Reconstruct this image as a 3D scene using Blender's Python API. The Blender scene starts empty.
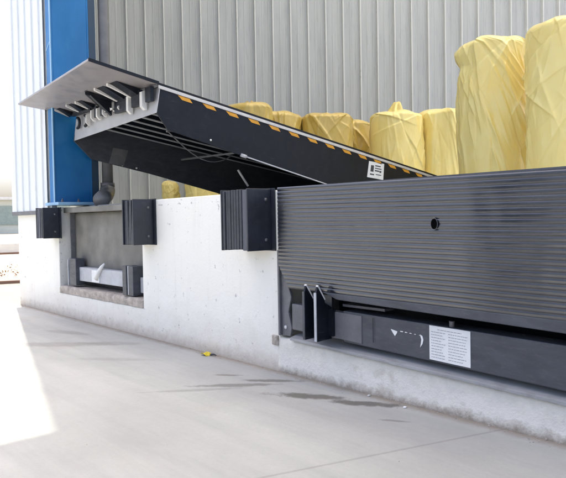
import bpy, bmesh, math, random
import numpy as np
from mathutils import Vector, Matrix, noise
R = math.radians
random.seed(7)
scene = bpy.context.scene
col = scene.collection

# ------------------------------------------------------------ camera
cam_data = bpy.data.cameras.new('camera'); cam = bpy.data.objects.new('camera', cam_data); col.objects.link(cam)
cam_data.sensor_width = 36; cam_data.lens = 36*640/566; cam_data.clip_start = .05; cam_data.clip_end = 2000
cam.matrix_world = Matrix.Translation((0, -2.7163, 1.0)) @ (Matrix.Rotation(R(49), 4, 'Z') @ Matrix.Rotation(R(90-1.78), 4, 'X') @ Matrix.Rotation(R(-1.0), 4, 'Z'))
scene.camera = cam

# ------------------------------------------------------------ light
SUN_AZ = Vector((-5.116, 1.526)).normalized(); SUN_EL = R(72)
sunv = Vector((SUN_AZ.x*math.cos(SUN_EL), SUN_AZ.y*math.cos(SUN_EL), math.sin(SUN_EL)))
world = bpy.data.worlds.new('World'); scene.world = world; world.use_nodes = True
wn = world.node_tree.nodes; wl = world.node_tree.links
sky = wn.new('ShaderNodeTexSky'); sky.sky_type = 'NISHITA'; sky.sun_disc = False
sky.sun_elevation = SUN_EL; sky.sun_rotation = math.atan2(sunv.x, sunv.y); sky.air_density = .72; sky.dust_density = 5.2; sky.ozone_density = .8
wn['Background'].inputs['Strength'].default_value = .15
wl.new(sky.outputs[0], wn['Background'].inputs['Color'])
sd = bpy.data.lights.new('sun', 'SUN'); sd.energy = 2.0; sd.angle = R(.3); sd.color = (1, .96, .83)
so = bpy.data.objects.new('sun', sd); col.objects.link(so); so.rotation_euler = (-sunv).to_track_quat('-Z', 'Y').to_euler()
scene.view_settings.view_transform = 'Standard'; scene.view_settings.look = 'None'
scene.view_settings.exposure = 1.6; scene.view_settings.gamma = 1

# ------------------------------------------------------------ node helpers
def new_mat(name):
    m = bpy.data.materials.new(name); m.use_nodes = True
    return m, m.node_tree, m.node_tree.nodes['Principled BSDF']
def N(nt, typ, **kw):
    n = nt.nodes.new(typ)
    for k, v in kw.items():
        if k in n.inputs: n.inputs[k].default_value = v
        else: setattr(n, k, v)
    return n
def L(nt, a, b): nt.links.new(a, b)
def coords(nt, scale=(1, 1, 1), rot=(0, 0, 0)):
    g = N(nt, 'ShaderNodeNewGeometry'); m = N(nt, 'ShaderNodeMapping')
    m.inputs['Scale'].default_value = scale; m.inputs['Rotation'].default_value = rot
    L(nt, g.outputs['Position'], m.inputs['Vector']); return m.outputs[0]
def noise_f(nt, vec, scale, detail=4, rough=.55, dist=0):
    n = N(nt, 'ShaderNodeTexNoise'); n.inputs['Scale'].default_value = scale; n.inputs['Detail'].default_value = detail
    n.inputs['Roughness'].default_value = rough; n.inputs['Distortion'].default_value = dist
    L(nt, vec, n.inputs['Vector']); return n.outputs['Fac']
def ramp(nt, fac, a, b, va=0., vb=1.):
    n = N(nt, 'ShaderNodeMapRange'); n.inputs[1].default_value = a; n.inputs[2].default_value = b
    n.inputs[3].default_value = va; n.inputs[4].default_value = vb
    L(nt, fac, n.inputs[0]); return n.outputs[0]
def mix(nt, fac, a, b):
    n = N(nt, 'ShaderNodeMix', data_type='RGBA')
    if isinstance(fac, float): n.inputs[0].default_value = fac
    else: L(nt, fac, n.inputs[0])
    for s, v in ((6, a), (7, b)):
        if isinstance(v, tuple): n.inputs[s].default_value = (*v, 1)
        else: L(nt, v, n.inputs[s])
    return n.outputs[2]
def math_n(nt, op, a, b=None):
    n = N(nt, 'ShaderNodeMath', operation=op)
    for i, v in enumerate((a, b)):
        if v is None: continue
        if isinstance(v, (int, float)): n.inputs[i].default_value = v
        else: L(nt, v, n.inputs[i])
    return n.outputs[0]
def bump(nt, bs, h, strength=.3, dist=.01):
    b = N(nt, 'ShaderNodeBump'); b.inputs['Strength'].default_value = strength; b.inputs['Distance'].default_value = dist
    L(nt, h, b.inputs['Height']); L(nt, b.outputs[0], bs.inputs['Normal']); return b
def paint(name, c, rough=.45, var=.12, scale=3, metal=0., bmp=.1, bscale=60, stretch=(1, 1, 1), dirt=None, dirt_amt=.5, spec=.5):
    m, nt, bs = new_mat(name); v = coords(nt, stretch)
    f = noise_f(nt, v, scale, 6, .6)
    c1 = tuple(max(0, x*(1-var)) for x in c); c2 = tuple(min(1, x*(1+var)) for x in c)
    base = mix(nt, ramp(nt, f, .3, .7), c1, c2)
    if dirt:
        f2 = noise_f(nt, coords(nt, stretch), scale*3.1, 8, .7)
        base = mix(nt, ramp(nt, f2, .52, .75, 0, dirt_amt), base, dirt)
    L(nt, base, bs.inputs['Base Color']); bs.inputs['Metallic'].default_value = metal
    bs.inputs['Specular IOR Level'].default_value = spec
    L(nt, ramp(nt, noise_f(nt, v, scale*4, 5), .3, .7, max(0, rough-.1), min(1, rough+.12)), bs.inputs['Roughness'])
    if name == 'black_paint':
        sc = noise_f(nt, coords(nt, (1, 3, 40), (.17, 0, 0)), 1.6, 4, .7); base2 = mix(nt, ramp(nt, sc, .66, .70, 0, .35), base, (.10, .105, .12)); L(nt, base2, bs.inputs['Base Color'])
    if bmp: bump(nt, bs, noise_f(nt, v, bscale, 4), bmp, .004)
    return m
def plain(name, c, rough=.5, metal=0.):
    return paint(name, c, rough, .08, 8, metal, 0)

# ------------------------------------------------------------ materials
M = {}
def wall_paint():
    m, nt, bs = new_mat('white_plaster'); v = coords(nt)
    sep = N(nt, 'ShaderNodeSeparateXYZ'); L(nt, v, sep.inputs[0])
    z = sep.outputs['Z']
    base = mix(nt, ramp(nt, noise_f(nt, v, 1.6, 6, .6), .3, .7), (.885, .86, .78), (.92, .895, .82))
    # rain streaks running down
    st = noise_f(nt, coords(nt, (9, 9, .7)), 2.0, 5, .6)
    base = mix(nt, ramp(nt, st, .55, .8, 0, .22), base, (.60, .57, .52))
    # splash dirt along the ground
    zz = math_n(nt, 'ADD', z, math_n(nt, 'MULTIPLY', noise_f(nt, v, 14, 8, .7), -.16))
    base = mix(nt, ramp(nt, zz, -.085, .03, .85, 0), base, (.40, .33, .25))
    zz2 = math_n(nt, 'ADD', z, math_n(nt, 'MULTIPLY', noise_f(nt, v, 3.3, 6, .7), -.5))
    base = mix(nt, ramp(nt, zz2, -.22, .1, .45, 0), base, (.66, .58, .49))
    # chips where the paint is gone
    ch = noise_f(nt, v, 22, 9, .75)
    lowm = ramp(nt, z, .0, .5, .05, 0)
    base = mix(nt, ramp(nt, math_n(nt, 'ADD', math_n(nt, 'ADD', ch, lowm), ramp(nt, noise_f(nt, v, 1.1, 3), .4, .75, -.20, .005)), .70, .73), base, (.42, .38, .33))
    # worn line just under the top edge
    tz = ramp(nt, math_n(nt, 'ABSOLUTE', math_n(nt, 'SUBTRACT', z, 1.135)), .0, .012, .10, 0)
    base = mix(nt, ramp(nt, math_n(nt, 'ADD', noise_f(nt, v, 16, 6, .7), tz), .62, .66, 0, .7), base, (.38, .36, .35))
    L(nt, base, bs.inputs['Base Color']); bs.inputs['Roughness'].default_value = .75
    h = math_n(nt, 'ADD', noise_f(nt, v, 7, 5), math_n(nt, 'MULTIPLY', noise_f(nt, v, 60, 6, .7), .35))
    bump(nt, bs, h, .35, .02); return m
M['plaster'] = wall_paint()
def sill_mat():
    m, nt, bs = new_mat('sill_concrete'); v = coords(nt)
    sep = N(nt, 'ShaderNodeSeparateXYZ'); L(nt, v, sep.inputs[0]); z = sep.outputs['Z']
    base = mix(nt, ramp(nt, noise_f(nt, v, 6, 8, .7), .3, .7), (.68, .65, .58), (.86, .82, .73))
    # whitewash left on the lower part
    x = sep.outputs['X']
    wz = math_n(nt, 'ADD', math_n(nt, 'ADD', z, math_n(nt, 'MULTIPLY', noise_f(nt, v, 4.2, 10, .78), -.34)), math_n(nt, 'MULTIPLY', math_n(nt, 'ADD', x, 3.1), .03))
    base = mix(nt, ramp(nt, wz, -.06, .02, .85, 0), base, (.90, .86, .77))
    zz = math_n(nt, 'ADD', z, math_n(nt, 'MULTIPLY', noise_f(nt, v, 15, 8, .7), -.12))
    base = mix(nt, ramp(nt, zz, -.06, -.005, .85, 0), base, (.30, .24, .18))
    base = mix(nt, ramp(nt, noise_f(nt, v, 4.1, 5, .6), .60, .72, 0, .55), base, (.47, .38, .30))
    pits = noise_f(nt, v, 45, 6, .8)
    base = mix(nt, ramp(nt, pits, .66, .70), base, (.22, .20, .18))
    L(nt, base, bs.inputs['Base Color']); bs.inputs['Roughness'].default_value = .85
    bump(nt, bs, math_n(nt, 'ADD', noise_f(nt, v, 18, 7, .7), math_n(nt, 'MULTIPLY', pits, -.4)), .6, .02); return m
M['sill'] = sill_mat()
M['chipped'] = paint('chipped_concrete', (.44, .38, .32), .9, .35, 14, 0, .8, 40, dirt=(.62, .58, .54), dirt_amt=.9)
M['concrete'] = paint('concrete', (.46, .455, .43), .85, .15, 4, 0, .4, 40, dirt=(.22, .2, .18), dirt_amt=.5)
def ground_mat():
    m, nt, bs = new_mat('yard_concrete'); v = coords(nt)
    sep = N(nt, 'ShaderNodeSeparateXYZ'); L(nt, v, sep.inputs[0]); x, y = sep.outputs['X'], sep.outputs['Y']
    base = mix(nt, ramp(nt, noise_f(nt, v, .9, 7, .62), .3, .7), (.325, .325, .305), (.425, .424, .40))
    # broom finish and tyre sweeps: long streaks
    ang = R(-28)
    st = noise_f(nt, coords(nt, (.45, 5.5, 1), (0, 0, ang)), 1.5, 7, .6, .3)
    base = mix(nt, ramp(nt, st, .45, .75, 0, .62), base, (.30, .295, .29))
    st2 = noise_f(nt, coords(nt, (.3, 3.6, 1), (0, 0, R(-35))), 1.1, 6, .6, .4)
    base = mix(nt, ramp(nt, st2, .5, .72, 0, .5), base, (.47, .465, .435))
    base = mix(nt, ramp(nt, noise_f(nt, v, 1.7, 5, .55), .60, .76, 0, .5), base, (.37, .33, .27))
    gr = noise_f(nt, v, 38, 8, .8); base = mix(nt, ramp(nt, gr, .42, .62, .0, .22), base, (.30, .295, .285))
    sp = noise_f(nt, v, 150, 2, .8); base = mix(nt, ramp(nt, sp, .64, .72, 0, .5), base, (.22, .21, .20))
    sw = noise_f(nt, coords(nt, (1.1, 9, 1), (0, 0, R(-48))), 1.6, 8, .7, .6); base = mix(nt, ramp(nt, sw, .56, .70, 0, .35), base, (.33, .32, .31))
    # damp oil stains beside the wall
    nz = noise_f(nt, v, 10, 9, .78)
    def stain(cx, cy, a, b, deg, amt, base):
        mp = N(nt, 'ShaderNodeMapping', vector_type='TEXTURE')
        mp.inputs['Location'].default_value = (cx, cy, 0); mp.inputs['Rotation'].default_value = (0, 0, R(deg)); mp.inputs['Scale'].default_value = (a, b, 1)
        L(nt, v, mp.inputs['Vector']); ln = N(nt, 'ShaderNodeVectorMath', operation='LENGTH'); L(nt, mp.outputs[0], ln.inputs[0])
        d = math_n(nt, 'ADD', ln.outputs['Value'], math_n(nt, 'MULTIPLY', math_n(nt, 'SUBTRACT', nz, .5), 2.2))
        return mix(nt, ramp(nt, d, .65, 1.12, amt, 0), base, (.10, .09, .075))
    for s in ((-2.62, -.275, .24, .055, 32, .85), (-2.30, -.155, .20, .05, 32, .85), (-3.03, -.20, .20, .035, 42, .7), (-3.10, -.42, .28, .04, 50, .6),
              (-3.18, -.66, .3, .03, 55, .3), (-3.33, -.30, .10, .022, 40, .6), (-2.0, -.27, .07, .015, 30, .5), (-4.3, -.6, .35, .05, 40, .18), (-5.2, -.7, .5, .1, 45, .3), (-4.9, -.35, .3, .08, 40, .25), (-5.7, -.4, .3, .07, 20, .28)):
        base = stain(*s, base)
    # dirt gathered at the foot of the wall
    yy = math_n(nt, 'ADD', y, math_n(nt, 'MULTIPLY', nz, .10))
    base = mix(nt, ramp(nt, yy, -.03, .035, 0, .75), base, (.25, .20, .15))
    # sawn joints: thin dark grooves
    def joint(val, k):
        mp = coords(nt, (1, 1, 1), (0, 0, k)); s2 = N(nt, 'ShaderNodeSeparateXYZ'); L(nt, mp, s2.inputs[0])
        d = math_n(nt, 'ABSOLUTE', math_n(nt, 'SUBTRACT', s2.outputs['Y'], val)); return ramp(nt, d, .002, .012, .38, 0)
    # joint through (-1.916,-1.19) and (-1.816,-.849)
    a = -math.atan2(.341, .10); val = math.sin(a)*-1.916+math.cos(a)*-1.19
    j = joint(val, a)
    L(nt, mix(nt, j, base, (.16, .15, .14)), bs.inputs['Base Color'])
    L(nt, ramp(nt, nz, .3, .7, .6, .85), bs.inputs['Roughness'])
    bump(nt, bs, math_n(nt, 'ADD', noise_f(nt, v, 30, 6, .7), math_n(nt, 'MULTIPLY', st, .6)), .25, .008); return m
M['ground'] = ground_mat()
M['cladding'] = paint('galvanised_cladding', (.45, .468, .47), .33, .10, 1.1, .0, .02, 30, (6, 6, .5), dirt=(.34, .36, .36), dirt_amt=.12)
M['rib_highlight'] = paint('cladding_rib_highlight', (.66, .67, .66), .35, .03, 2, 0, 0)  # bright highlight along the ribs, put into the colour
M['cladding_pale'] = paint('pale_cladding', (.78, .81, .82), .45, .04, 2, .0, .05, 30, (6, 6, .5), dirt=(.5, .5, .5), dirt_amt=.25)
M['roof'] = paint('roof_sheet', (.75, .76, .77), .5, .05)
def fill_sheet_mat():
    m, nt, bs = new_mat('translucent_sheet'); t = N(nt, 'ShaderNodeBsdfTranslucent'); t.inputs['Color'].default_value = (.74, .71, .62, 1)
    L(nt, t.outputs[0], nt.nodes['Material Output'].inputs['Surface']); return m
M['fill_sheet'] = fill_sheet_mat()
M['blue'] = paint('blue_column_paint', (.010, .155, .40), .40, .14, 2.5, 0, .2, 14, (1, 1, .5), dirt=(.03, .22, .42), dirt_amt=.5)
M['blue_pale'] = paint('pale_blue_edge', (.30, .52, .72), .5, .1)
M['navy'] = paint('navy_dark', (.03, .06, .10), .5, .15)
M['pipe'] = paint('grey_pipe', (.19, .185, .18), .4, .2, 5, .2, .1)
M['lug_white'] = paint('bare_pale_steel', (.72, .71, .69), .45, .1, 12, .0, .1)
M['black'] = paint('black_paint', (.008, .010, .016), .40, .25, 5, 0, .12, 60, dirt=(.035, .036, .042), dirt_amt=.3, spec=.28)
def lip_mat():
    m, nt, bs = new_mat('black_gloss_lip'); v = coords(nt)
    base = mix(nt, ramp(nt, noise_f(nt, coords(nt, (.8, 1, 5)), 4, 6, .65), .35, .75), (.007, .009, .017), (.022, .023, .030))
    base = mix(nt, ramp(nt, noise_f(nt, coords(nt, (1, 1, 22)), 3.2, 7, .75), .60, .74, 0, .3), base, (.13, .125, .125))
    L(nt, base, bs.inputs['Base Color']); bs.inputs['IOR'].default_value = 1.95
    L(nt, ramp(nt, noise_f(nt, coords(nt, (.7, 1, 3)), 3, 5), .3, .7, .12, .28), bs.inputs['Roughness'])
    h = math_n(nt, 'ADD', noise_f(nt, coords(nt, (1, 1, .6)), 1.6, 3), math_n(nt, 'MULTIPLY', noise_f(nt, coords(nt, (.4, 1, 3)), 40, 3), .012))
    bump(nt, bs, h, .25, .06); return m
M['black_rib'] = lip_mat()
M['stringer'] = paint('stringer_paint', (.42, .43, .45), .45, .2, 7, 0, .2, 50)
M['charcoal'] = paint('charcoal_steel', (.060, .066, .08), .42, .25, 6, 0, .2, 50, (1, 1, 3), dirt=(.14, .135, .13), dirt_amt=.5)
M['grey_steel'] = paint('grey_weathered_steel', (.15, .15, .16), .48, .2, 7, .1, .2, 50, dirt=(.28, .27, .26), dirt_amt=.5)
M['lip_steel'] = paint('bare_lip_steel', (.37, .345, .35), .42, .10, 2.2, .35, .06, 50, dirt=(.27, .24, .24), dirt_amt=.45)
M['header'] = paint('header_grey', (.50, .50, .50), .45, .10, 6, .1, .1)
M['bar_pale'] = paint('pale_grey_bar', (.50, .51, .53), .5, .12, 9, .0, .15, dirt=(.33, .33, .34), dirt_amt=.5)
M['plate_worn'] = paint('worn_cement_plate', (.21, .20, .175), .75, .28, 5, 0, .4, 30, dirt=(.17, .16, .15), dirt_amt=.7)
M['rubber'] = paint('bumper_rubber', (.030, .034, .044), .5, .3, 8, 0, .35, 70, dirt=(.085, .09, .10), dirt_amt=.45)
M['rubber_light'] = paint('bumper_rubber_worn', (.075, .082, .10), .5, .3, 8, 0, .35, 70, (1, 1, .4), dirt=(.16, .16, .18), dirt_amt=.5)
M['bumper_plate'] = paint('bumper_plate', (.022, .026, .036), .38, .25, 6, 0, .15, 50, dirt=(.06, .065, .075), dirt_amt=.4)
M['orange'] = paint('orange_marking', (.72, .34, .03), .5, .1, 15)
M['white_line'] = paint('pale_trim', (.62, .60, .58), .4, .1, 9, .2)
M['white'] = plain('white_paint', (.82, .82, .80), .5)
M['sill_steel'] = paint('sill_angle_steel', (.34, .34, .34), .55, .2, 5, 0, .3, 50, (.5, 1, 1), dirt=(.18, .17, .16), dirt_amt=.6)
M['print'] = plain('printed_grey', (.35, .35, .37), .6)
M['hole_shade'] = paint('hole_shade_black', (.004, .004, .004), .9, .1, 5, 0, 0, spec=0.)
M['print_dark'] = plain('printed_dark', (.06, .06, .07), .6)
M['yellow'] = plain('yellow_wrapper', (.75, .58, .02), .35)
def wrap_mat(name, c1, c2):
    m, nt, bs = new_mat(name); v = coords(nt)
    base = mix(nt, ramp(nt, noise_f(nt, v, 2.2, 5, .6), .3, .7), c1, c2)
    L(nt, base, bs.inputs['Base Color']); bs.inputs['Roughness'].default_value = .34
    bs.inputs['Subsurface Weight'].default_value = .12; bs.inputs['Subsurface Radius'].default_value = (.08, .05, .02)
    def vor(scale, sc, rot, w):
        n = N(nt, 'ShaderNodeTexNoise'); n.inputs['Scale'].default_value = 2.2; n.inputs['Detail'].default_value = 2
        L(nt, v, n.inputs['Vector'])
        ad = N(nt, 'ShaderNodeVectorMath', operation='MULTIPLY_ADD'); ad.inputs[1].default_value = (w, w, w)
        L(nt, n.outputs['Color'], ad.inputs[0]); L(nt, coords(nt, sc, rot), ad.inputs[2])
        q = N(nt, 'ShaderNodeTexVoronoi'); q.inputs['Scale'].default_value = scale; L(nt, ad.outputs[0], q.inputs['Vector']); return q.outputs['Distance']
    h = math_n(nt, 'MULTIPLY', vor(8.5, (1.2, 1.2, .6), (.5, -.5, .2), .3), .10)
    h = math_n(nt, 'ADD', h, math_n(nt, 'MULTIPLY', noise_f(nt, coords(nt, (1.6, 1.6, .5), (.3, .4, 0)), 3, 3, .5, .8), .35))
    bs.inputs['Coat Weight'].default_value = .4; bs.inputs['Coat Roughness'].default_value = .2
    bump(nt, bs, h, .6, .06); return m
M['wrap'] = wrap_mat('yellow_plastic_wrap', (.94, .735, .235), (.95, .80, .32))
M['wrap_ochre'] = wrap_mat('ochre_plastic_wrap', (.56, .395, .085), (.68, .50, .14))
M['leaf'] = paint('leaf_green', (.10, .17, .05), .6, .3, 2, 0, 0)
M['bark'] = paint('bark', (.12, .09, .06), .9, .2)
M['shrub'] = paint('dry_shrub_leaf', (.30, .16, .09), .7, .3, 4, 0, 0)
M['far_wall'] = paint('far_pale_wall', (.62, .66, .60), .7, .08, .4)
M['far_glass'] = paint('far_glass', (.30, .38, .36), .2, .1)
M['far_white'] = paint('far_white', (.78, .78, .76), .7, .05)
M['brown'] = paint('brown_rail', (.20, .12, .09), .6, .1)

# ------------------------------------------------------------ mesh helper
class MB:
    def __init__(s): s.v = []; s.f = []; s.m = []; s.mi = 0; s.sm = []; s.smooth = False
    def add(s, verts, faces):
        b = len(s.v); s.v += [tuple(p) for p in verts]
        for f in faces: s.f.append([b+i for i in f]); s.m.append(s.mi); s.sm.append(s.smooth)
        return s
    def box(s, x0, x1, y0, y1, z0, z1):
        return s.hexa([(x0, y0, z0), (x1, y0, z0), (x1, y1, z0), (x0, y1, z0), (x0, y0, z1), (x1, y0, z1), (x1, y1, z1), (x0, y1, z1)])
    def hexa(s, p):
        return s.add(p, [(0, 3, 2, 1), (4, 5, 6, 7), (0, 1, 5, 4), (1, 2, 6, 5), (2, 3, 7, 6), (3, 0, 4, 7)])
    def prism(s, poly, vec):
        n = len(poly); vec = Vector(vec); a = [Vector(p) for p in poly]; b = [p+vec for p in a]
        return s.add(a+b, [list(range(n))[::-1], list(range(n, 2*n))]+[(i, (i+1) % n, n+(i+1) % n, n+i) for i in range(n)])
    def prism_yz(s, poly, x0, x1): return s.prism([(x0, y, z) for y, z in poly], (x1-x0, 0, 0))
    def prism_xz(s, poly, y0, y1): return s.prism([(x, y0, z) for x, z in poly], (0, y1-y0, 0))
    def tube(s, path, r, n=12, caps=True):
        path = [Vector(p) for p in path]; rr = r if isinstance(r, list) else [r]*len(path)
        rings = []; up = None
        for i, p in enumerate(path):
            d = (path[min(i+1, len(path)-1)]-path[max(i-1, 0)]).normalized()
            if up is None: up = Vector((0, 0, 1)) if abs(d.z) < .9 else Vector((1, 0, 0))
            a = d.cross(up).normalized(); b = a.cross(d).normalized(); up = b
            rings.append([p+rr[i]*(math.cos(t*2*math.pi/n)*a+math.sin(t*2*math.pi/n)*b) for t in range(n)])
        vs = [q for r_ in rings for q in r_]; fs = []
        for i in range(len(rings)-1):
            for t in range(n): fs.append((i*n+t, i*n+(t+1) % n, (i+1)*n+(t+1) % n, (i+1)*n+t))
        if caps: fs += [list(range(n))[::-1], list(range((len(rings)-1)*n, len(rings)*n))]
        old = s.smooth; s.smooth = True; s.add(vs, fs); s.smooth = old; return s
    def build(s, name, mats, parent=None, bevel=0, subd=None, loc=None):
        me = bpy.data.meshes.new(name)
        vs = s.v
        if parent is not None:
            o_ = origin(parent); vs = [(p[0]-o_[0], p[1]-o_[1], p[2]-o_[2]) for p in vs]
        elif loc is not None:
            vs = [(p[0]-loc[0], p[1]-loc[1], p[2]-loc[2]) for p in vs]
        me.from_pydata(vs, [], s.f)
        if not isinstance(mats, (list, tuple)): mats = [mats]
        for m in mats: me.materials.append(M[m] if isinstance(m, str) else m)
        for p, mi, sm in zip(me.polygons, s.m, s.sm): p.material_index = mi; p.use_smooth = sm
        bm = bmesh.new(); bm.from_mesh(me); bmesh.ops.recalc_face_normals(bm, faces=bm.faces)
        bm.to_mesh(me); bm.free(); me.update()
        o = bpy.data.objects.new(name, me); col.objects.link(o)
        if parent is not None: o.parent = parent
        elif loc is not None: o.location = loc
        if bevel:
            b = o.modifiers.new('bevel', 'BEVEL'); b.width = bevel; b.segments = 2; b.limit_method = 'ANGLE'; b.angle_limit = R(40); b.harden_normals = False
        return o
def origin(o):
    p = Vector(o.location)
    while o.parent: o = o.parent; p += Vector(o.location)
    return p
def tag(o, label=None, cat=None, group=None, kind=None):
    if label: o['label'] = label
    if cat: o['category'] = cat
    if group: o['group'] = group
    if kind: o['kind'] = kind
    return o
def empty(name, loc, label, cat, group=None):
    o = bpy.data.objects.new(name, None); col.objects.link(o); o.location = loc; return tag(o, label, cat, group)
def rough_block(x0, x1, y0, y1, z0f, z1f, step, amp, name, mat, parent, seed=0, keep_bottom=True):
    """box with subdivided, eroded faces; z0f/z1f may be functions of x"""
    nx = max(2, int((x1-x0)/step)); ny = max(2, int((y1-y0)/step)); nz = max(2, int((z1f(x0)-z0f(x0))/step))
    bm = bmesh.new(); grid = {}
    def V(i, j, k):
        if (i, j, k) not in grid:
            x = x0+(x1-x0)*i/nx; y = y0+(y1-y0)*j/ny; z = z0f(x)+(z1f(x)-z0f(x))*k/nz
            edge = (j == 0)+(k == nz)
            d = noise.noise(Vector((x*9+seed, y*9, z*9)))*amp*.35
            e = max(0, noise.noise(Vector((x*23+seed, y*23, z*23)))+.25+noise.noise(Vector((x*4, seed, 0))))*amp*(1.3 if edge == 2 else .25 if edge == 1 else 0)
            if j == 0: y += d+e
            if k == nz: z += d*.6-e
            grid[(i, j, k)] = bm.verts.new(Vector((x, y, z))-origin(parent))
        return grid[(i, j, k)]
    for i in range(nx):
        for k in range(nz):
            bm.faces.new((V(i, 0, k), V(i+1, 0, k), V(i+1, 0, k+1), V(i, 0, k+1)))
        for j in range(ny):
            bm.faces.new((V(i, j, nz), V(i+1, j, nz), V(i+1, j+1, nz), V(i, j+1, nz)))
    for j in range(ny):
        for k in range(nz):
            bm.faces.new((V(0, j, k), V(0, j+1, k), V(0, j+1, k+1), V(0, j, k+1))); bm.faces.new((V(nx, j, k), V(nx, j+1, k), V(nx, j+1, k+1), V(nx, j, k+1)))
    bmesh.ops.recalc_face_normals(bm, faces=bm.faces)
    me = bpy.data.meshes.new(name); bm.to_mesh(me); bm.free(); me.materials.append(M[mat])
    for p in me.polygons: p.use_smooth = True
    o = bpy.data.objects.new(name, me); col.objects.link(o); o.parent = parent; return o

# ------------------------------------------------------------ ground
g = MB(); g.add([(-400, -400, 0), (400, -400, 0), (400, 400, 0), (-400, 400, 0)], [(0, 1, 2, 3)])
tag(g.build('yard_ground', 'ground'), kind='structure')

# ------------------------------------------------------------ loading dock
Z = 1.19; XL, P1, P1r, P2, P2r, XR = -8.1, -6.83, -4.99, -3.17, -.96, 7.0
dock = empty('loading_dock', (-4, 0, 0), 'long raised concrete loading dock with a white painted front face', 'loading dock')
m = MB()
def zs(x): return .232+(x-P2)*-.028
m.prism_xz([(XL, -.05), (P2, -.05), (P2, Z), (P1r, Z-.01), (P1r, .245), (P1, .245), (P1, Z-.02), (XL, Z-.02)], 0, .3)
m.prism_xz([(P2r, -.05), (XR, -.05), (XR, Z), (P2r, Z)], 0, .3)
m.build('front_wall', 'plaster', dock, bevel=.008)
rough_block(P1+.002, P1r-.002, -.006, .30, lambda x: .247, lambda x: .325, .022, .016, 'pit_sill', 'chipped', dock, 3)
rough_block(P2-.02, P2r+.002, -.003, .42, lambda x: -.02, zs, .03, .008, 'pit_sill', 'sill', dock, 9)
m = MB(); m.box(P2-.075, P2-.012, -.012, .02, .17, .235); m.build('patched_corner', 'chipped', dock, bevel=.006)
m = MB()   # floor slab and side wall
m.prism([(XL, .301, 1.0), (P1, .301, 1.0), (XR, .301, 1.0), (XR, 22, 1.0), (-20, 22, 1.0), (-20, 6.2, 1.0)], (0, 0, Z-1.004))
m.build('platform_floor', 'concrete', dock)
m = MB(); m.hexa([(XL, .30, -.05), (XL+.3, .30, -.05), (-19.5, 6.45, -.05), (-20, 6.2, -.05), (XL, .30, .999), (XL+.3, .30, .999), (-19.5, 6.45, .999), (-20, 6.2, .999)]); m.build('side_wall', 'plaster', dock)
m = MB(); m.box(P2-.3, P2, .30, 2.4, 0, .999); m.box(P2r, P2r+.3, .30, 2.4, 0, .999); m.box(P2-.3, P2r+.3, 2.401, 2.7, 0, .999); m.box(P1-.3, P1r+.3, .9, 1.1, 0, .999)
m.box(P1-.3, P1, .301, .899, 0, .999); m.box(P1r, P1r+.3, .301, .899, 0, .999)
m.build('pit_wall', 'concrete', dock)

# ------------------------------------------------------------ warehouse
H = math.tan(SUN_EL)*5.339
wh = empty('warehouse', (-7, .4, 1.2), 'warehouse shell of ribbed pale grey metal cladding behind the dock', 'warehouse')
def cladding(name, a, b, z0, z1, period, mat, parent, flip=1, rib=.035):
    a = Vector(a); b = Vector(b); d = (b-a); Ln = d.length; d.normalize(); nrm = Vector((d.y, -d.x))*flip
    prof = [(0, 0), (.27, 0), (.29, .06), (.34, .06), (.36, 0), (.60, 0), (.62, .06), (.67, .06), (.69, 0), (.84, 0), (.87, 1), (.93, 1), (.96, 0)]
    pts = []; k = 0
    while k*period < Ln:
        for t, h in prof:
            s_ = (k+t)*period
            if s_ > Ln: break
            pts.append(a+d*s_+nrm*h*rib)
        k += 1
    mb = MB(); n = len(pts); nz = 1
    vs = [(p.x, p.y, z0) for p in pts]+[(p.x, p.y, z1) for p in pts]
    back = [(p.x-nrm.x*.03, p.y-nrm.y*.03) for p in (a, b)]
    for i in range(n-1):
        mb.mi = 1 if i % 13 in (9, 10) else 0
        mb.f.append([i, i+1, n+i+1, n+i]); mb.m.append(mb.mi); mb.sm.append(False)
    mb.v += vs; mb.mi = 0
    mb.prism([(back[0][0], back[0][1], z0), (back[1][0], back[1][1], z0), (back[1][0]-nrm.x*.06, back[1][1]-nrm.y*.06, z0), (back[0][0]-nrm.x*.06, back[0][1]-nrm.y*.06, z0)], (0, 0, z1-z0))
    return mb.build(name, [mat, 'rib_highlight'], parent)
PL = (-13.25, 3.40); PR = (-7.1, 12.5)
dd = (Vector(PR)-Vector(PL)).normalized()
PR2 = Vector(PL)+dd*30
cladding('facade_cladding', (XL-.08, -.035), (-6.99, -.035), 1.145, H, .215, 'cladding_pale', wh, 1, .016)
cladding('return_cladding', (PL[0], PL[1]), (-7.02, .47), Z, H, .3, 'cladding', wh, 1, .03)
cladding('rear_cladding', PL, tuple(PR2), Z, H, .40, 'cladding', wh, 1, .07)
m = MB(); m.box(XL-.07, -7.09, -.045, .05, 1.10, 1.144); m.build('drip_flashing', 'grey_steel', wh)
m = MB(); m.box(XL-.085, XL-.06, -.02, .35, 1.14, H); m.build('corner_trim', 'cladding_pale', wh)
m = MB(); m.prism([(XL-.05, -2.2, H), (12, -2.2, H), (12, .15, H), (XL-.05, .15, H)], (0, 0, .15)); m.build('canopy_roof', 'roof', wh)
m = MB(); m.add([(XL-.05, .151, H+.05), (12, .151, H+.05), (12, 40, H+.05), (-40, 40, H+.05), (-40, 17.0, H+.05)], [(0, 1, 2, 3, 4)]); m.build('added_translucent_roof', 'fill_sheet', wh)  # unseen roof, added as a translucent sheet to brighten the dock inside
c = MB(); c.box(-4.45, -3.95, -5.0, -4.6, 0, H); c.build('reflection_post', 'navy', wh, bevel=.01)  # unseen post, added for its dark reflection in the ribbed lip
c = MB(); c.box(-4.35, -4.05, -4.599, -2.2, H-.5, H-.1); c.build('reflection_post_beam', 'navy', wh)  # added along with the unseen post, ties it to the canopy
c = MB()   # H-section corner column: web face to the right, flange to the front
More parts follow.
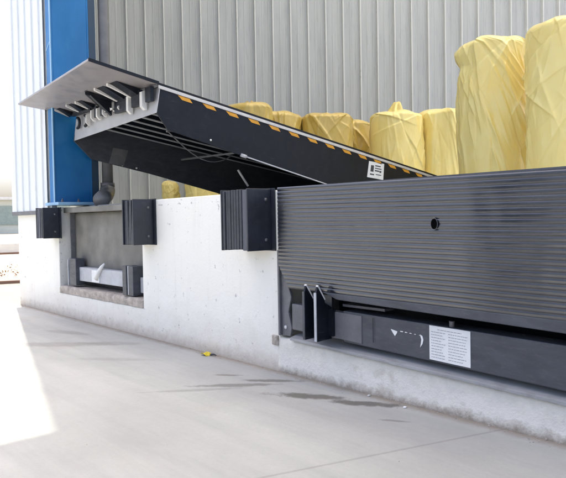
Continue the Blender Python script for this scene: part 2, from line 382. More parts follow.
c.box(-6.985, -6.85, -.02, .0, 1.225, H-.01); c.box(-6.985, -6.85, .39, .41, 1.225, H-.01); c.box(-6.868, -6.852, .001, .389, 1.225, H-.01)
cm = c.build('corner_column', 'blue', wh, bevel=.002)
e = MB(); e.box(-6.868, -6.842, -.028, -.020, 1.225, H-.02); e.hexa([(-6.985, -.024, 2.86), (-6.862, -.024, 2.96), (-6.862, -.0205, 2.96), (-6.985, -.0205, 2.86), (-6.985, -.024, 2.875), (-6.862, -.024, 2.975), (-6.862, -.0205, 2.975), (-6.985, -.0205, 2.875)])
e.build('edge_highlight_seam', 'blue_pale', cm)  # upright pale strip paints the edge highlight; slanting line is a joint
e = MB(); e.box(-7.07, -6.70, -.045, .50, 1.192, 1.224); e.build('base_plate', 'blue_pale', cm, bevel=.003)
for bx, by in ((-7.03, .02), (-6.75, .02), (-6.75, .20), (-6.75, .44)):
    e = MB(); e.tube([(bx, by, 1.222), (bx, by, 1.245)], .014, 6); e.tube([(bx, by, 1.24), (bx, by, 1.262)], .007, 8); e.build('anchor_bolt', 'grey_steel', cm)
e = MB(); e.box(-6.95, -6.85, .411, .49, 1.20, H-.01); e.build('shaded_flange_strip', 'navy', wh)  # dark strip painting the column's back flange in shadow
e = MB(); e.tube([(-6.86, .60, z) for z in (H-.05, 4, 2.6, 1.42)], .062, 20); pp = e.build('downpipe', 'pipe', wh)
e = MB(); pts = []
for k in range(9):
    t = k/8*math.pi/2; pts.append((-6.86+.20*(1-math.cos(t)), .60-.14*(1-math.cos(t)), 1.42-.13*math.sin(t)))
pts.append((-6.46, .33, 1.24)); e.tube(pts, [.068, .075]+[.085]*7+[.09], 20); e.tube([(-6.86, .60, 1.40), (-6.86, .60, 1.45)], .08, 20)
e.build('pipe_elbow', 'pipe', pp)
e = MB(); e.box(-6.94, -6.78, .52, .53, 2.42, 2.46); e.build('pipe_clip', 'grey_steel', pp)

# ------------------------------------------------------------ rubber bumpers
def bumper(xa, xb, z0, z1, dep, label, seed, plate_w=.012, wavy=0):
    rnd = random.Random(seed)
    t = empty('dock_bumper', ((xa+xb)/2, 0, z0), label, 'dock bumper', 'rubber dock bumpers on the front face')
    n = max(5, int((xb-xa-.03)/.028)); m = MB(); w = (xb-xa-.03)/n
    for i in range(n):
        x0 = xa+.015+i*w; dy = rnd.uniform(-.006, .006); m.mi = rnd.choice((0, 0, 1))
        bz = rnd.uniform(-.004, .004)
        f = -dep+.008+dy
        m.hexa([(x0+.0015, f, z0+.006+bz), (x0+w-.0015, f, z0+.006+bz), (x0+w-.0015, -.012, z0+.006), (x0+.0015, -.012, z0+.006),
                (x0+.0015+wavy*rnd.uniform(-1, 1), f+wavy*rnd.uniform(0, 1), z1-.006+bz), (x0+w-.0015, f, z1-.006+bz), (x0+w-.0015, -.012, z1-.006), (x0+.0015, -.012, z1-.006)])
    m.build('rubber_pads', ['rubber', 'rubber_light'], t, bevel=.0035)
    m = MB(); m.box(xb-.014, xb, -dep, -.012, z0, z1); m.build('end_plate', 'bumper_plate', t, bevel=.003)
    m = MB(); m.box(xa, xa+.014, -dep, -.012, z0, z1); m.build('end_plate', 'bumper_plate', t, bevel=.003)
    m = MB(); m.box(xa-.01, xb+.035, -.011, -.001, z0-.004, z1+.004); m.build('back_plate', 'bumper_plate', t)
    for zz in (z0+.07, z1-.07):
        m = MB(); m.tube([(xb-.001, -.06, zz), (xb+.008, -.06, zz)], .011, 6); m.build('bolt', 'grey_steel', t)
    return t
bumper(-3.52, -3.226, .797, 1.200, .208, 'large black laminated rubber bumper beside the ribbed black leveler lip', 1)
bumper(-4.962, -4.766, .806, 1.186, .197, 'black laminated rubber bumper with splayed pads at the right edge of the worn grey pit', 2, wavy=.012)
bumper(-6.978, -6.772, .838, 1.165, .187, 'small black rubber bumper under the blue column, farthest along the wall', 3)

# ------------------------------------------------------------ stored leveler, right
lv = empty('dock_leveler', (-2.05, 0, .25), 'black dock leveler stored flat with its ribbed lip hanging over the dock edge', 'dock leveler', 'dock levelers set into the dock')
LX0, LX1 = -3.115, P2r-.06
def ztop(x): return 1.203+(x+3.165)*-.008
def zbot(x): return .566+(x+3.1)*-.012
m = MB(); m.smooth = True
nr = 25; prof = []; seg = 8
for i in range(nr*seg+1):
    t = i/(nr*seg); h = abs(math.sin(math.pi*t*nr))
    prof.append((t, (.0032*min(1, h*1.5)**.8)))
xs = [LX0+(LX1-LX0)*k/40 for k in range(41)]
def lefx(t):   # t: 0 bottom .. 1 top, left edge cut back towards the bottom
    z = .56+t*.64
    return LX0+(0 if z > .70 else (.70-z)*.65)
vs = []; fs = []
for t, h in prof:
    x0 = lefx(t)
    for k in range(41):
        x = x0+(LX1-x0)*k/40; z = zbot(x)+(ztop(x)-zbot(x))*t
        vs.append((x, -.048-h+.0015*noise.noise(Vector((x*2, z*6, 0))), z+.0008*noise.noise(Vector((x*3, t*40, 1)))))
for i in range(len(prof)-1):
    for k in range(40): fs.append((i*41+k, i*41+k+1, (i+1)*41+k+1, (i+1)*41+k))
m.add(vs, fs)
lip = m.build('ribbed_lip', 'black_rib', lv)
m = MB()
pl = [(LX0, .70), (LX0+.09, .562), (LX1, .545), (LX1, 1.192), (LX0, 1.20)]
m.prism_xz(pl, -.046, -.022); m.build('lip_plate', 'charcoal', lip, bevel=.002)
m = MB(); m.hexa([(-2.60, -.052, .525), (LX1, -.052, .488), (LX1, -.024, .488), (-2.60, -.024, .525), (-2.72, -.052, .562), (LX1, -.052, .546), (LX1, -.024, .546), (-2.72, -.024, .562)])
m.build('lip_bottom_rail', 'charcoal', lip, bevel=.004)
m = MB()   # lip hole: black oval disc painting the shade inside, with a rim
hx, hz = -1.91, .963
ring = [(hx+.018*math.cos(a), -.0605, hz+.026*math.sin(a)) for a in [k*math.pi/12 for k in range(24)]]
m.prism(ring, (0, .004, 0)); m.build('lip_hole_disc', 'hole_shade', lip)
m = MB(); rr = [(hx+.020*math.cos(k*math.pi/12), -.0585, hz+.029*math.sin(k*math.pi/12)) for k in range(25)]; m.tube(rr, .0012, 6, False); m.build('hole_rim', 'grey_steel', lip)
m = MB(); m.box(LX0, LX1, -.045, 2.38, Z+.004, Z+.012); m.build('deck_plate', 'charcoal', lv)
m = MB(); m.tube([(LX0, -.030, Z-.01), (LX1, -.030, Z-.01)], .014, 10); m.build('hinge_bar', 'black', lv)
# steel frame at the left of the pit, widening into a foot
m = MB(); m.prism_xz([(P2+.004, .243), (P2+.10, .243), (P2+.115, .30), (P2+.085, .40), (P2+.115, .50), (P2+.075, .60), (P2+.045, .72), (P2+.04, 1.18), (P2+.004, 1.18)], .0, .02)
m.box(P2+.004, P2+.022, -.02, .0, .243, .80)
m.build('side_frame', 'grey_steel', lv, bevel=.004)
m = MB(); m.tube([(P2+.06, -.006, .30), (P2+.06, .001, .30)], .012, 12); m.build('bolt', 'lug_white', lv)
def bt(x): return .466+(x+3.13)*-.018
def bb(x): return .288+(x+3.13)*-.03
# front beam: a smaller box piece left of the keepers, the long beam right of them
m = MB()
def beam(x0, x1, y0, y1, dz=0):
    m.hexa([(x0, y0, bb(x0)+dz), (x1, y0, bb(x1)+dz), (x1, y1, bb(x1)+dz), (x0, y1, bb(x0)+dz), (x0, y0, bt(x0)-dz), (x1, y0, bt(x1)-dz), (x1, y1, bt(x1)-dz), (x0, y1, bt(x0)-dz)])
beam(-2.60, LX1, .0, .12); bo = m.build('front_beam', 'charcoal', lv, bevel=.006)
m = MB(); beam(-2.715, -2.45, -.006, .05, .012); m.build('beam_end_box', 'grey_steel', lv, bevel=.005)
m = MB(); beam(-3.05, -2.85, .0, .10, .006); m.build('beam_end_box', 'grey_steel', lv, bevel=.005)
m = MB(); m.box(-2.62, -2.30, .02, .10, .478, .492); m.build('rail', 'charcoal', lv)
m = MB(); m.box(-3.04, -2.8, .11, .13, .30, .52); m.build('rail', 'charcoal', lv)
m = MB(); m.box(LX0-.0, LX1, .5, .56, .25, .56); m.build('inner_frame', 'black', lv)
m = MB(); m.hexa([(P2+.12, -.022, zs(P2+.12)-.004), (LX1, -.022, zs(LX1)-.004), (LX1, .10, zs(LX1)+.02), (P2+.12, .10, zs(P2+.12)+.02), (P2+.12, -.022, zs(P2+.12)+.014), (LX1, -.022, zs(LX1)+.014), (LX1, .10, zs(LX1)+.040), (P2+.12, .10, zs(P2+.12)+.040)])
m.build('sill_angle', 'sill_steel', lv, bevel=.002)
def keeper(x):
    k = MB(); k.prism_yz([(-.125, .275), (-.125, .565), (-.112, .60), (-.055, .515), (-.055, .50), (.0, .47), (.0, .28)], x-.008, x+.008)
    o = k.build('lip_keeper', 'black', lv, bevel=.002)
    e = MB(); e.box(x-.0085, x+.0085, -.131, -.1255, .277, .565); e.build('front_edge', 'bar_pale' if x > -2.76 else 'charcoal', o)
    e = MB(); e.hexa([(x-.009, -.114, .601), (x+.009, -.114, .601), (x+.009, -.058, .516), (x-.009, -.058, .516), (x-.009, -.108, .608), (x+.009, -.108, .608), (x+.009, -.052, .522), (x-.009, -.052, .522)]); e.build('top_edge', 'lug_white', o)
keeper(-2.80); keeper(-2.70); 
m = MB(); m.box(-2.84, -2.66, -.03, .0, .30, .46); m.build('keeper_base', 'black', lv)
m = MB(); m.tube([(-1.865, .02, .425), (-1.865, .02, .468), (-1.865, .02, .472)], [.013, .013, .016], 12); m.build('stop_pin', 'grey_steel', lv)
# rating plate with its printed lines
def plate_z(x, t): return bb(x)+.012+(bt(x)-bb(x)-.016)*t
m = MB(); x0, x1 = -1.985, -1.745
m.hexa([(x0, -.004, plate_z(x0, 0)), (x1, -.004, plate_z(x1, 0)), (x1, -.0005, plate_z(x1, 0)), (x0, -.0005, plate_z(x0, 0)), (x0, -.004, plate_z(x0, 1)), (x1, -.004, plate_z(x1, 1)), (x1, -.0005, plate_z(x1, 1)), (x0, -.0005, plate_z(x0, 1))])
rp = m.build('rating_plate', 'white', lv)
m = MB(); rnd = random.Random(4)
for i in range(11):
    t = .09+i*.082; z_ = plate_z(x0, t)
    segs = [(.012, .10), (.115, .225)] if i not in (10,) else [(.05, .19)]
    for a, b in segs:
        b2 = b-rnd.uniform(0, .03) if i < 10 else b
        q = x0+a
        while q < x0+b2:
            w_ = rnd.uniform(.006, .02); e_ = min(q+w_, x0+b2); k_ = (q-x0)*.03
            m.box(q, e_, -.0052, -.0044, z_-.0018-k_, z_+.0012-k_); q = e_+.0035
m.build('printed_lines', 'print', rp)
m = MB(); rnd = random.Random(2)
m.prism_xz([(-2.24, .391), (-2.195, .383), (-2.20, .371), (-2.212, .356), (-2.222, .368)], -.003, -.0004)
for k in range(5):
    x_ = -2.175+k*.031; m.box(x_, x_+.018-.003*k, -.003, -.0004, .384-.001*k, .3885-.0012*k-.0004*k)
m.prism_xz([(-2.045, .385), (-2.03, .379), (-2.024, .36), (-2.03, .338), (-2.045, .318), (-2.04, .34), (-2.037, .36)], -.003, -.0004)
m.build('chalk_mark', 'white', lv)
m = MB(); m.box(-2.365, -2.362, -.0075, -.006, .3, .44); m.build('weld_seam', 'black', lv)

# ------------------------------------------------------------ worn leveler in the left pit
lw = empty('dock_leveler', (-5.9, 0, .3), 'worn cement-grey leveler front in the pit below the blue column', 'dock leveler', 'dock levelers set into the dock')
rough_block(P1+.09, P1r-.005, .15, .19, lambda x: .530, lambda x: 1.105, .04, .006, 'lip_plate', 'plate_worn', lw, 5)
m = MB(); m.box(P1+.003, P1r-.003, .06, .28, 1.108, Z-.026); m.build('top_frame', 'plate_worn', lw, bevel=.004)
m = MB(); m.box(P1+.003, P1+.085, .16, .29, .328, 1.107); m.box(P1+.07, P1+.084, .10, .159, .328, 1.107); m.build('side_frame', 'grey_steel', lw, bevel=.003)
m = MB(); m.box(-6.56, -5.30, .06, .14, .392, .535); m.build('front_beam', 'bar_pale', lw, bevel=.005)
m = MB(); m.box(P1+.01, P1r-.01, .20, .29, .328, .60); m.build('inner_frame', 'black', lw)
m = MB(); m.box(-6.61, -6.45, .02, .12, .345, .625); m.build('lip_keeper', 'charcoal', lw, bevel=.005)
m = MB(); m.box(-6.66, -6.645, .02, .04, .335, .61); m.build('keeper_edge', 'bar_pale', lw)
for x0, x1 in ((-5.375, -5.30), (-5.26, -5.17)):
    m = MB(); m.box(x0, x1, .0, .12, .335, .60); m.build('lip_keeper', 'charcoal', lw, bevel=.005)
m = MB(); m.box(-5.292, -5.27, .01, .05, .34, .60); m.build('keeper_edge', 'bar_pale', lw)
m = MB(); m.box(-5.165, -5.03, .07, .12, .36, .50); m.build('beam_end_box', 'bar_pale', lw, bevel=.004)
m = MB(); m.tube([(-6.02, .052, .44), (-5.97, .045, .50), (-5.90, .05, .56), (-5.86, .06, .595)], [.03, .026, .018, .008], 8); m.box(-6.14, -5.97, .052, .0595, .40, .52); m.build('tied_rag', 'white', lw)

# ------------------------------------------------------------ raised leveler
RL = empty('raised_dock_leveler', (-5.9, 6.2, Z), 'long black leveler ramp tilted up, with orange edge marks and swung-out steel lip', 'dock leveler')
DX0, DX1 = -6.75, -5.0; S = -.168
def dk(y): return 2.241+S*y
Y0, Y1 = .20, 6.22
m = MB(); m.prism_yz([(Y0, dk(Y0)-.004), (Y1, dk(Y1)-.004), (Y1, dk(Y1)+.018), (Y0, dk(Y0)+.018)], DX0, DX1+.006); m.build('deck_plate', 'black', RL, bevel=.002)
m = MB(); m.prism_yz([(Y0, dk(Y0)-.034), (Y1, dk(Y1)-.034), (Y1, dk(Y1)-.005), (Y0, dk(Y0)-.005)], DX1-.001, DX1+.010); m.build('edge_trim', 'white_line', RL, bevel=.002)
m = MB(); m.prism_yz([(.225, dk(.225)-.036), (.18, 1.957), (.291, 1.814), (2.332, 1.356), (3.04, 1.215), (5.9, 1.195), (Y1, dk(Y1)-.036)], DX1-.012, DX1)
sk = m.build('side_skirt', 'black', RL, bevel=.001)
for k in range(17):
    m = MB(); y = .40+k*.266
    m.prism_yz([(y, dk(y)-.038), (y+.125, dk(y+.125)-.038), (y+.155, dk(y+.155)-.070), (y+.045, dk(y+.045)-.070)], DX1, DX1+.003)
    m.build('warning_mark', 'orange', sk)
m = MB(); m.prism_yz([(2.985, 1.662), (3.254, 1.639), (3.232, 1.447), (2.946, 1.474)], DX1, DX1+.003); stk = m.build('sticker', 'white', sk)
m = MB()
def sq(u0, u1, v0, v1):
    def P(u, v):
        a = Vector((2.985, 1.662)).lerp(Vector((3.254, 1.639)), u); b = Vector((2.946, 1.474)).lerp(Vector((3.232, 1.447)), u); q = a.lerp(b, v); return (q.x, q.y)
    m.prism_yz([P(u0, v0), P(u1, v0), P(u1, v1), P(u0, v1)], DX1+.0032, DX1+.0042)
sq(.15, .34, .22, .62); sq(.42, .78, .18, .25); sq(.42, .84, .34, .40); sq(.42, .70, .48, .56); sq(.14, .4, .74, .82); sq(.5, .85, .72, .77); sq(.72, .84, .48, .6)
m.build('printed_symbols', 'print_dark', stk)
m = MB(); m.tube([(DX1, .75, 1.755), (DX1+.004, .75, 1.755)], .010, 8); m.build('bolt', 'white', sk)
# far skirt, coloured paler in place of light missing under the deck
m = MB(); m.prism_yz([(.225, dk(.225)-.006), (.16, 1.89), (.355, 1.70), (1.086, 1.56), (2.091, 1.337), (2.75, 1.205), (5.9, 1.195), (Y1, dk(Y1)-.006)], DX0, DX0+.012)
sf = m.build('side_skirt', 'charcoal', RL, bevel=.001)
for yy, zz in ((.727, 1.648), (.903, 1.621)):
    m = MB(); m.tube([(DX0+.012, yy, zz), (DX0+.018, yy, zz)], .011, 8); m.build('bolt', 'white', sf)
m = MB(); m.prism_yz([(.62, 1.84), (.80, 1.82), (.74, 1.640), (.56, 1.660)], DX0+.012, DX0+.02); m.build('stiffener_plate', 'grey_steel', sf)
# longitudinal stringers with cross members
for k in range(7):
    x = DX0+.2+k*(DX1-DX0-.4)/6
    m = MB(); m.mi = 1; m.prism_yz([(.23, dk(.23)-.15), (5.9, dk(5.9)-.06), (5.9, dk(5.9)-.005), (.23, dk(.23)-.005)], x-.005, x+.005); m.mi = 0
    m.prism_yz([(.23, dk(.23)-.162), (5.9, dk(5.9)-.070), (5.9, dk(5.9)-.0605), (.23, dk(.23)-.1505)], x-.013, x+.013)
    m.build('stringer', ['stringer', 'black'], RL)
# front header plate
m = MB(); m.hexa([(DX0, .165, 1.89), (DX1, .175, 1.957), (DX1, .185, 1.957), (DX0, .175, 1.89), (DX0-.0, .205, dk(.2)-.02), (DX1, .215, dk(.2)-.02), (DX1, .225, dk(.2)-.02), (DX0, .215, dk(.2)-.02)])
m.build('front_header', 'header', RL, bevel=.003)
m = MB(); m.tube([(DX0-.14, .185, dk(.2)-.012), (DX1+.0, .185, dk(.2)-.012)], .016, 12); hb = m.build('hinge_bar', 'grey_steel', RL)
# lip swung out in line with the deck
def lipz(y): return 2.241+S*y
pl = [(-4.975, -.455), (-7.12, -.29), (-6.97, .19), (-4.99, .19)]
m = MB(); m.prism([(x, y, lipz(y)-.004) for x, y in pl], (0, 0, .018)); lp = m.build('swung_lip', 'lip_steel', RL, bevel=.003)
m = MB(); m.hexa([(-4.974, -.455, lipz(-.455)-.008), (-4.962, -.455, lipz(-.455)-.008), (-4.962, .19, lipz(.19)-.008), (-4.974, .19, lipz(.19)-.008), (-4.974, -.455, lipz(-.455)+.018), (-4.962, -.455, lipz(-.455)+.018), (-4.962, .19, lipz(.19)+.018), (-4.974, .19, lipz(.19)+.018)])
m.build('lip_side_edge', 'black', lp)
def lug(x, ln, drop, w=.018, dark=.10):
    """gusset under the lip: pale edge bar with a dark plate beside it"""
    m = MB(); y0 = .17-ln; y1 = .16
    m.hexa([(x-w, y0, lipz(y0)-.030), (x+w, y0, lipz(y0)-.030), (x+w, y1, lipz(y1)-drop), (x-w, y1, lipz(y1)-drop),
            (x-w, y0, lipz(y0)-.006), (x+w, y0, lipz(y0)-.006), (x+w, y1, lipz(y1)-drop+.03), (x-w, y1, lipz(y1)-drop+.03)])
    m.build('hinge_lug', 'lug_white', lp, bevel=.002)
    m = MB(); m.prism_yz([(y0+.02, lipz(y0)-.008), (y1, lipz(y1)-.008), (y1, lipz(y1)-drop)], x+w+.002, x+w+dark)
    m.build('lug_gusset', 'black', lp)
for x in (-6.86, -6.54, -6.31): lug(x, .17, .055, .010, .09)
for x in (-5.66, -5.40): lug(x, .26, .075, .014, .13)
m = MB(); m.prism([(-6.12, .16, lipz(.16)-.01), (-5.84, -.10, lipz(-.1)-.01), (-5.78, .16, lipz(.16)-.01)], (0, .0, -.03)); m.prism_yz([(-.10, lipz(-.1)-.01), (.16, lipz(.16)-.01), (.16, 2.04)], -5.86, -5.82); m.build('lip_bracket', 'black', lp)
for x, w, z0, z1 in ((-6.21, .012, 2.03, 2.16), (-6.08, .014, 2.03, 2.16), (-5.43, .019, 2.00, 2.18), (-5.17, .022, 2.00, 2.18), (-5.88, .010, 2.06, 2.10), (-5.75, .02, 2.07, 2.10), (-6.33, .007, 2.0, 2.13), (-5.95, .008, 2.04, 2.13), (-5.62, .008, 2.05, 2.12)):
    m = MB(); m.prism_yz([(.165, z1), (.120, z1-.02), (.118, z0+.03), (.150, z0), (.17, z0)], x-w, x+w); m.build('header_tab', 'lug_white', RL, bevel=.003)
for x in (-6.62, -6.43):
    m = MB(); arc = [(x+.00, .145-.02*math.sin(t)-.0, 2.06+.055*math.cos(t)) for t in [k*math.pi/6 for k in range(7)]]
    arc = [(x+.055*math.sin(t), .155, 2.065+.055*math.cos(t)) for t in [k*math.pi/6 for k in range(7)]]
    m.tube(arc, .016, 8); m.build('lip_hook', 'black', RL)
for x0, x1, z0, z1 in ((-6.17, -6.11, 2.06, 2.17), (-6.03, -5.97, 2.06, 2.17), (-5.72, -5.47, 2.04, 2.19), (-5.38, -5.22, 2.05, 2.19), (-5.12, -5.02, 2.06, 2.19), (-6.72, -6.26, 2.145, 2.175)):
    m = MB(); m.box(x0, x1, .135, .172, z0, z1); m.build('hinge_knuckle', 'black', RL, bevel=.004)
# rods and hoses underneath
m = MB(); m.tube([(-6.15, 1.15, 1.685), (-5.12, 1.11, 1.665)], .011, 8); m.build('cross_rod', 'grey_steel', RL)
m = MB(); m.tube([(-4.99, 1.10, 1.632), (-4.99, 3.0, 1.212)], .007, 8); m.tube([(-4.99, 1.10, 1.632), (-4.99, 1.16, 1.619)], .018, 8); m.build('maintenance_strut', 'bar_pale', RL)
m = MB(); m.box(-5.06, -5.005, 1.07, 1.16, 1.655, 1.715); m.build('strut_clevis', 'bar_pale', RL, bevel=.003)
m = MB(); m.tube([(-5.6, 1.519, 1.544), (-5.6, 1.652, 1.373)], .012, 8); m.build('rod', 'lug_white', RL)
m = MB(); hp = []
for k in range(15):
    t = k/14; hp.append((-5.35-.15*t, .50+.85*t, 1.86-.30*math.sin(t*2.2)+.06*t))
m.tube(hp, .006, 6); m.tube([(-5.35, .49, 1.85), (-5.35, .505, 1.885)], .012, 6); m.build('hose', 'grey_steel', RL)
m = MB(); m.tube([(DX0, Y1+.01, Z+.006), (DX1, Y1+.01, Z+.006)], .014, 8); m.build('rear_hinge', 'black', RL)

# ------------------------------------------------------------ wrapped rolls
def crease_field(nu, nv, r, h, seed, n, fan=None):
    """sharp one-sided film creases laid over the unrolled surface"""
    g = np.random.RandomState(seed*13+5); C = 2*math.pi*r
    U, Zc = np.meshgrid(np.arange(nu)/nu*C, np.arange(nv+1)/nv*h); D = np.zeros_like(U)
    for k in range(n):
        big = g.rand() < .35
        ln = g.uniform(.35, .95) if big else g.uniform(.12, .4); amp = g.uniform(.014, .032) if big else g.uniform(.006, .014)
        cu = g.uniform(0, C); cz = g.uniform(0, h)
        if fan is not None and g.rand() < .6:      # radiates from the gathered point at the top
            fu = fan*r; ang = math.atan2(((cu-fu+C/2) % C-C/2), (h+.05-cz)+.15); ang = ang*g.uniform(.7, 1.1)
        else: ang = g.normal(0, .45) if g.rand() < .8 else g.uniform(-1.4, 1.4)
        dx, dz = math.sin(ang), -math.cos(ang)
        du = (U-cu+C/2) % C-C/2; dv = Zc-cz
        al = (du*dx+dv*dz)/ln; bend = g.uniform(-.10, .10)*ln
        ac = -du*dz+dv*dx+bend*(al**2)
        w1 = g.uniform(.008, .018); w2 = g.uniform(.035, .10) if big else g.uniform(.015, .04)
        if g.rand() < .5: w1, w2 = w2, w1
        w = np.where(ac > 0, w1, w2)
        env = np.clip(1-al**2, 0, 1)**1.2
        D += amp*env*np.exp(-np.abs(ac)/w)*(1 if g.rand() < .72 else -.8)
    return D
def roll(cx, cy, r, h, label, seed, mat='wrap', knot=None, lean=(0, 0), amp=1., top=.12, group='wrapped rolls standing on the dock', flap=0, fan=None, ncr=150):
    nu, nv = (420, 300) if h > 1.93 else (260, 200)
    CR = crease_field(nu, nv, r, h, seed, ncr, fan)*(1.0 if h > 1 else .4); off = seed*17.3; vs = []; fs = []
    for j in range(nv+1):
        t = j/nv
        for i in range(nu):
            a = 2*math.pi*i/nu
            if t < .80: z = (h-top)*t/.80; rad = 1.
            else:
                s_ = (t-.80)/.20; z = h-top+top*math.sin(s_*math.pi/2); rad = max(.0, math.cos(s_*math.pi/2))**.5
            ca, sa = math.cos(a), math.sin(a)
            n2 = 0; n3 = noise.noise(Vector((ca*1.1, sa*1.1, z*.9+off+3))); n5 = noise.noise(Vector((ca*2.6+z*.3, sa*2.6, z*.7+off+13)))
            d = (.026*n3+.014*n5)*amp+float(CR[j, i])
            if flap:
                g_ = math.exp(-((a-flap+math.pi) % (2*math.pi)-math.pi)**2/.5); d += g_*(.034*math.exp(-((z-(h-.17))/.07)**2)-.045*math.exp(-((z-(h-.34))/.06)**2))
            
            rr = (r+d)*rad
            zz = z+(.08*n3+.02*n2)*min(1, max(0, (t-.7)/.3))*amp
            vs.append((cx+rr*ca+lean[0]*z/h, cy+rr*sa+lean[1]*z/h, Z+zz))
    for j in range(nv):
        for i in range(nu): fs.append((j*nu+i, j*nu+(i+1) % nu, (j+1)*nu+(i+1) % nu, (j+1)*nu+i))
    fs.append(list(range(nv*nu, (nv+1)*nu)))
    m = MB(); m.smooth = True; m.add(vs, fs)
    if knot:
        kx, ky, kh = knot; b = Vector((cx+kx, cy+ky, Z+h-.05)); n = 22; ks = []; kf = []
        for j in range(9):
            t = j/8; kr = .17*(1-t)**.8*.9+.03+.07*max(0, t-.7)
            for i in range(n):
                a = 2*math.pi*i/n; q = kr*(1+.35*math.sin(a*5+t*3)+.2*noise.noise(Vector((math.cos(a)*2, math.sin(a)*2, t*3+off))))
                ks.append((b.x+q*math.cos(a)+.05*t, b.y+q*math.sin(a)*.8, b.z+kh*t+.03*math.sin(a*2+1)*t))
        for j in range(8):
            for i in range(n): kf.append((j*n+i, j*n+(i+1) % n, (j+1)*n+(i+1) % n, (j+1)*n+i))
        kf.append(list(range(8*n, 9*n)))
        m.add(ks, kf)
    o = m.build('wrapped_roll', mat, None, loc=(cx, cy, Z))
    return tag(o, label, 'wrapped roll', group)
roll(-4.40, 4.70, .425, 2.02, 'tall yellow wrapped roll with folded flap at its top left', 1, knot=None, amp=1.0, flap=3.6, fan=3.7, ncr=210)
roll(-3.33, 4.50, .46, 1.95, 'tall pale yellow wrapped roll at the right edge of the photo', 2, amp=.9, ncr=130)
roll(-7.45, 8.05, .52, 1.88, 'low wrapped roll standing against the tall yellow roll', 3, mat='wrap', amp=1.1, fan=5.2, ncr=150)
roll(-8.0, 7.22, .50, 1.84, 'low wrapped roll with a pointed knot sticking up on top', 4, mat='wrap', knot=(-.02, 0, .24), amp=1.0, fan=4.9, ncr=120)
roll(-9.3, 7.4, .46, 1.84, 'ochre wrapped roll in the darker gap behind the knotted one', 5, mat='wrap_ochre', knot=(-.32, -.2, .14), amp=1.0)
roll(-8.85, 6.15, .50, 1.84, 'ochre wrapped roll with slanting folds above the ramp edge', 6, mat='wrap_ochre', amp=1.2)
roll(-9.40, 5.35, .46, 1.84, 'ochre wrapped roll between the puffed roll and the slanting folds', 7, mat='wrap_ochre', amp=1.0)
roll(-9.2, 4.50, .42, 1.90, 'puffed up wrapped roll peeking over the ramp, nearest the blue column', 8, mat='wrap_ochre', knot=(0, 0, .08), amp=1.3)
roll(-9.75, 3.95, .38, 1.75, 'wrapped roll whose lower body shows under the ramp', 9, mat='wrap', amp=.9)
roll(-10.4, 3.55, .13, .55, 'short thin yellow bundle showing just above the dock edge', 10, mat='wrap', amp=.3, group=None)

# ------------------------------------------------------------ litter
m = MB(); rnd = random.Random(3)
pts = [(-3.975, -.075), (-3.93, -.095), (-3.90, -.06), (-3.935, -.03), (-3.965, -.045)]
n = 10; vs = []; fs = []
for j in range(6):
    for i in range(8):
        x = -3.985+.011*i; y = -.09+.012*j; vs.append((x, y, .004+.022*abs(noise.noise(Vector((x*45, y*45, 2))))+.012*math.sin(i*.5)))
for j in range(5):
    for i in range(7): fs.append((j*8+i, j*8+i+1, (j+1)*8+i+1, (j+1)*8+i))
m.add(vs, fs); o = m.build('candy_wrapper', 'yellow', None, loc=(-3.95, -.06, 0))
sdm = o.modifiers.new('thick', 'SOLIDIFY'); sdm.thickness = .001
tag(o, 'crumpled yellow wrapper lying at the foot of the white wall', 'wrapper')
m = MB(); m.tube([(-3.905, -.05, .010), (-3.885, -.035, .012), (-3.86, -.03, .007)], [.008, .007, .003], 8); tag(m.build('twig', 'print_dark', None, loc=(-3.87, -.04, 0)), 'short dark twig beside the yellow wrapper', 'twig')
def pebble(x, y, s, seed, label, mat='concrete'):
    bm = bmesh.new(); bmesh.ops.create_icosphere(bm, subdivisions=2, radius=s)
    for v in bm.verts: v.co = v.co*(1+.5*noise.noise(v.co/s+Vector((seed, 0, 0)))); v.co.z = v.co.z*.5+s*.4
    me = bpy.data.meshes.new('pebble'); bm.to_mesh(me); bm.free(); me.materials.append(M[mat]); o = bpy.data.objects.new('pebble', me); col.objects.link(o); o.location = (x, y, 0)
    tag(o, label, 'pebble', 'pebbles on the yard')
pebble(-2.10, -.065, .010, 1, 'pale chip of concrete beside the right oil stain', 'white')
rnd = random.Random(21); m = MB()
for k in range(520):
    x = rnd.uniform(-8.0, .2); y = -abs(rnd.gauss(0, .035))-.004; q = rnd.uniform(.0015, .0055)*(1.6 if rnd.random() < .06 else 1)
    if rnd.random() < .12: y = -rnd.uniform(.02, 1.6); q *= .6
    c_ = Vector((x, y, q*.4)); vv = [c_+Vector((rnd.uniform(.6, 1.2)*q*dx, rnd.uniform(.6, 1.2)*q*dy, rnd.uniform(.5, 1)*q*dz)) for dx, dy, dz in ((1, 0, 0), (-.4, .9, 0), (-.6, -.8, 0), (0, 0, 1.2))]
    m.add(vv, [(0, 1, 3), (1, 2, 3), (2, 0, 3), (0, 2, 1)])
tag(m.build('grit', 'chipped', None), 'fine crumbs of grit along the foot of the dock wall', 'grit', kind='stuff')
pebble(-2.38, -.03, .010, 8, 'tiny stone against the base of the pit sill')

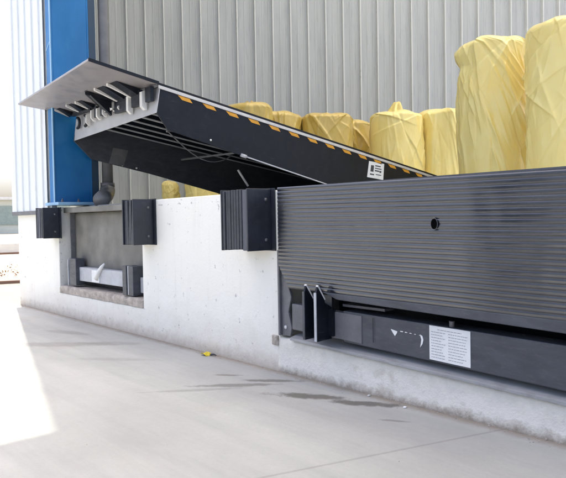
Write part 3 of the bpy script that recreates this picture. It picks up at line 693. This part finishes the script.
# ------------------------------------------------------------ far background at the left
def far(name, d, lat, w, z0, z1, dep, mat, label, cat):
    """box at distance d along the view past the building's left corner"""
    u = Vector((-.955, .297)); n_ = Vector((-u.y, u.x)); c_ = Vector((0, -2.7163))+u*d
    return u, n_, c_
U = Vector((-.955, .297)); W = Vector((.297, .955)); O = Vector((0, -2.7163))
def farbox(mb, d, dep, l0, l1, z0, z1):
    q = [O+U*d+W*l0, O+U*d+W*l1, O+U*(d+dep)+W*l1, O+U*(d+dep)+W*l0]
    mb.prism([(p.x, p.y, z0) for p in q], (0, 0, z1-z0))
m = MB(); farbox(m, 70, 14, -60, 40, -.2, 3.4); bp = O+U*70
fb = empty('distant_building', (bp.x, bp.y, 0), 'distant pale low building with glazed front left of the dock', 'building')
m.build('wall', 'far_wall', fb)
m = MB()
for k in range(22): farbox(m, 69.9, .09, -58+k*4.4, -55+k*4.4, .9, 2.8)
m.build('window_band', 'far_glass', fb)
m = MB(); farbox(m, 69.5, 15, -61, 41, 3.41, 3.7); m.build('roof_edge', 'far_white', fb)
m = MB(); farbox(m, 24, .3, -30, 14, 0, .32); p_ = O+U*24; tag(m.build('low_wall', 'far_white', None, loc=(p_.x, p_.y, 0)), 'low white kerb wall crossing the yard left of the dock', 'wall')
m = MB(); farbox(m, 16.0, .06, -20, 6, .30, .345)
for k in range(9): farbox(m, 16.0, .06, -20+k*3, -19.94+k*3, 0, .30)
p_ = O+U*16; 
tag(m.build('guard_rail', 'brown', None, loc=(p_.x, p_.y, 0)), 'thin brown rail at knee height in the sunlit yard', 'rail')
# shrub strip
rnd = random.Random(12); m = MB()
for k in range(1500):
    d = rnd.uniform(12.6, 13.6); l_ = rnd.uniform(-10, 3.5); p = O+U*d+W*l_; z = rnd.uniform(.01, .16)*abs(noise.noise(Vector((l_*2.2, d, 0)))+.55)*1.6; s = rnd.uniform(.015, .035)
    a = Vector((rnd.gauss(0, 1), rnd.gauss(0, 1), rnd.gauss(0, 1))).normalized()*s; b = Vector((rnd.gauss(0, 1), rnd.gauss(0, 1), rnd.gauss(0, 1))).normalized()*s
    c_ = Vector((p.x, p.y, z)); m.add([c_-a, c_-b*.5, c_+a, c_+b*.5], [(0, 1, 2, 3)])
p_ = O+U*13; tag(m.build('ground_cover', 'shrub', None, loc=(p_.x, p_.y, 0)), 'patchy reddish dry ground cover in the strip left of the dock', 'ground cover', kind='stuff')
m = MB(); farbox(m, 11.6, .12, -9, 3.0, 0, .05); p_ = O+U*11.6; tag(m.build('kerb', 'brown', None, loc=(p_.x, p_.y, 0)), 'low brown kerb edging the planted strip', 'kerb')
def tree(d, l_, h, seed, label):
    rnd = random.Random(seed); p = O+U*d+W*l_; t = empty('tree', (p.x, p.y, 0), label, 'tree', 'distant trees behind the pale building')
    b = MB(); b.tube([(p.x, p.y, 0), (p.x+.2, p.y, h*.3), (p.x, p.y+.1, h*.6)], [.3, .22, .1], 8)
    for k in range(4):
        a = k*1.6+rnd.random(); b.tube([(p.x, p.y, h*.35), (p.x+math.cos(a)*h*.2, p.y+math.sin(a)*h*.2, h*.65)], [.12, .04], 6)
    b.build('trunk', 'bark', t); c_ = MB()
    cl = [(rnd.gauss(0, h*.22), rnd.gauss(0, h*.22), h*(.55+rnd.random()*.35), h*rnd.uniform(.1, .2)) for k in range(14)]
    for k in range(1800):
        q = rnd.choice(cl); v = Vector((rnd.gauss(0, 1), rnd.gauss(0, 1), rnd.gauss(0, .8))); v = v.normalized()*q[3]*rnd.random()**.4
        o_ = Vector((p.x+q[0], p.y+q[1], q[2]))+v; s = rnd.uniform(.10, .2)
        a = Vector((rnd.gauss(0, 1), rnd.gauss(0, 1), rnd.gauss(0, 1))).normalized()*s; bb_ = Vector((rnd.gauss(0, 1), rnd.gauss(0, 1), rnd.gauss(0, 1))).normalized()*s
        c_.add([o_-a, o_-bb_*.6, o_+a, o_+bb_*.6], [(0, 1, 2, 3)])
    c_.build('crown', 'leaf', t)
for k, (d, l_, h, lab) in enumerate(((92, -3.2, 4.9, 'rounded green tree at the photo edge beyond the pale building'), (94, 1.6, 4.7, 'green tree beyond the pale building, closest to the dock corner'))):
    tree(d, l_, h, 40+k, lab)
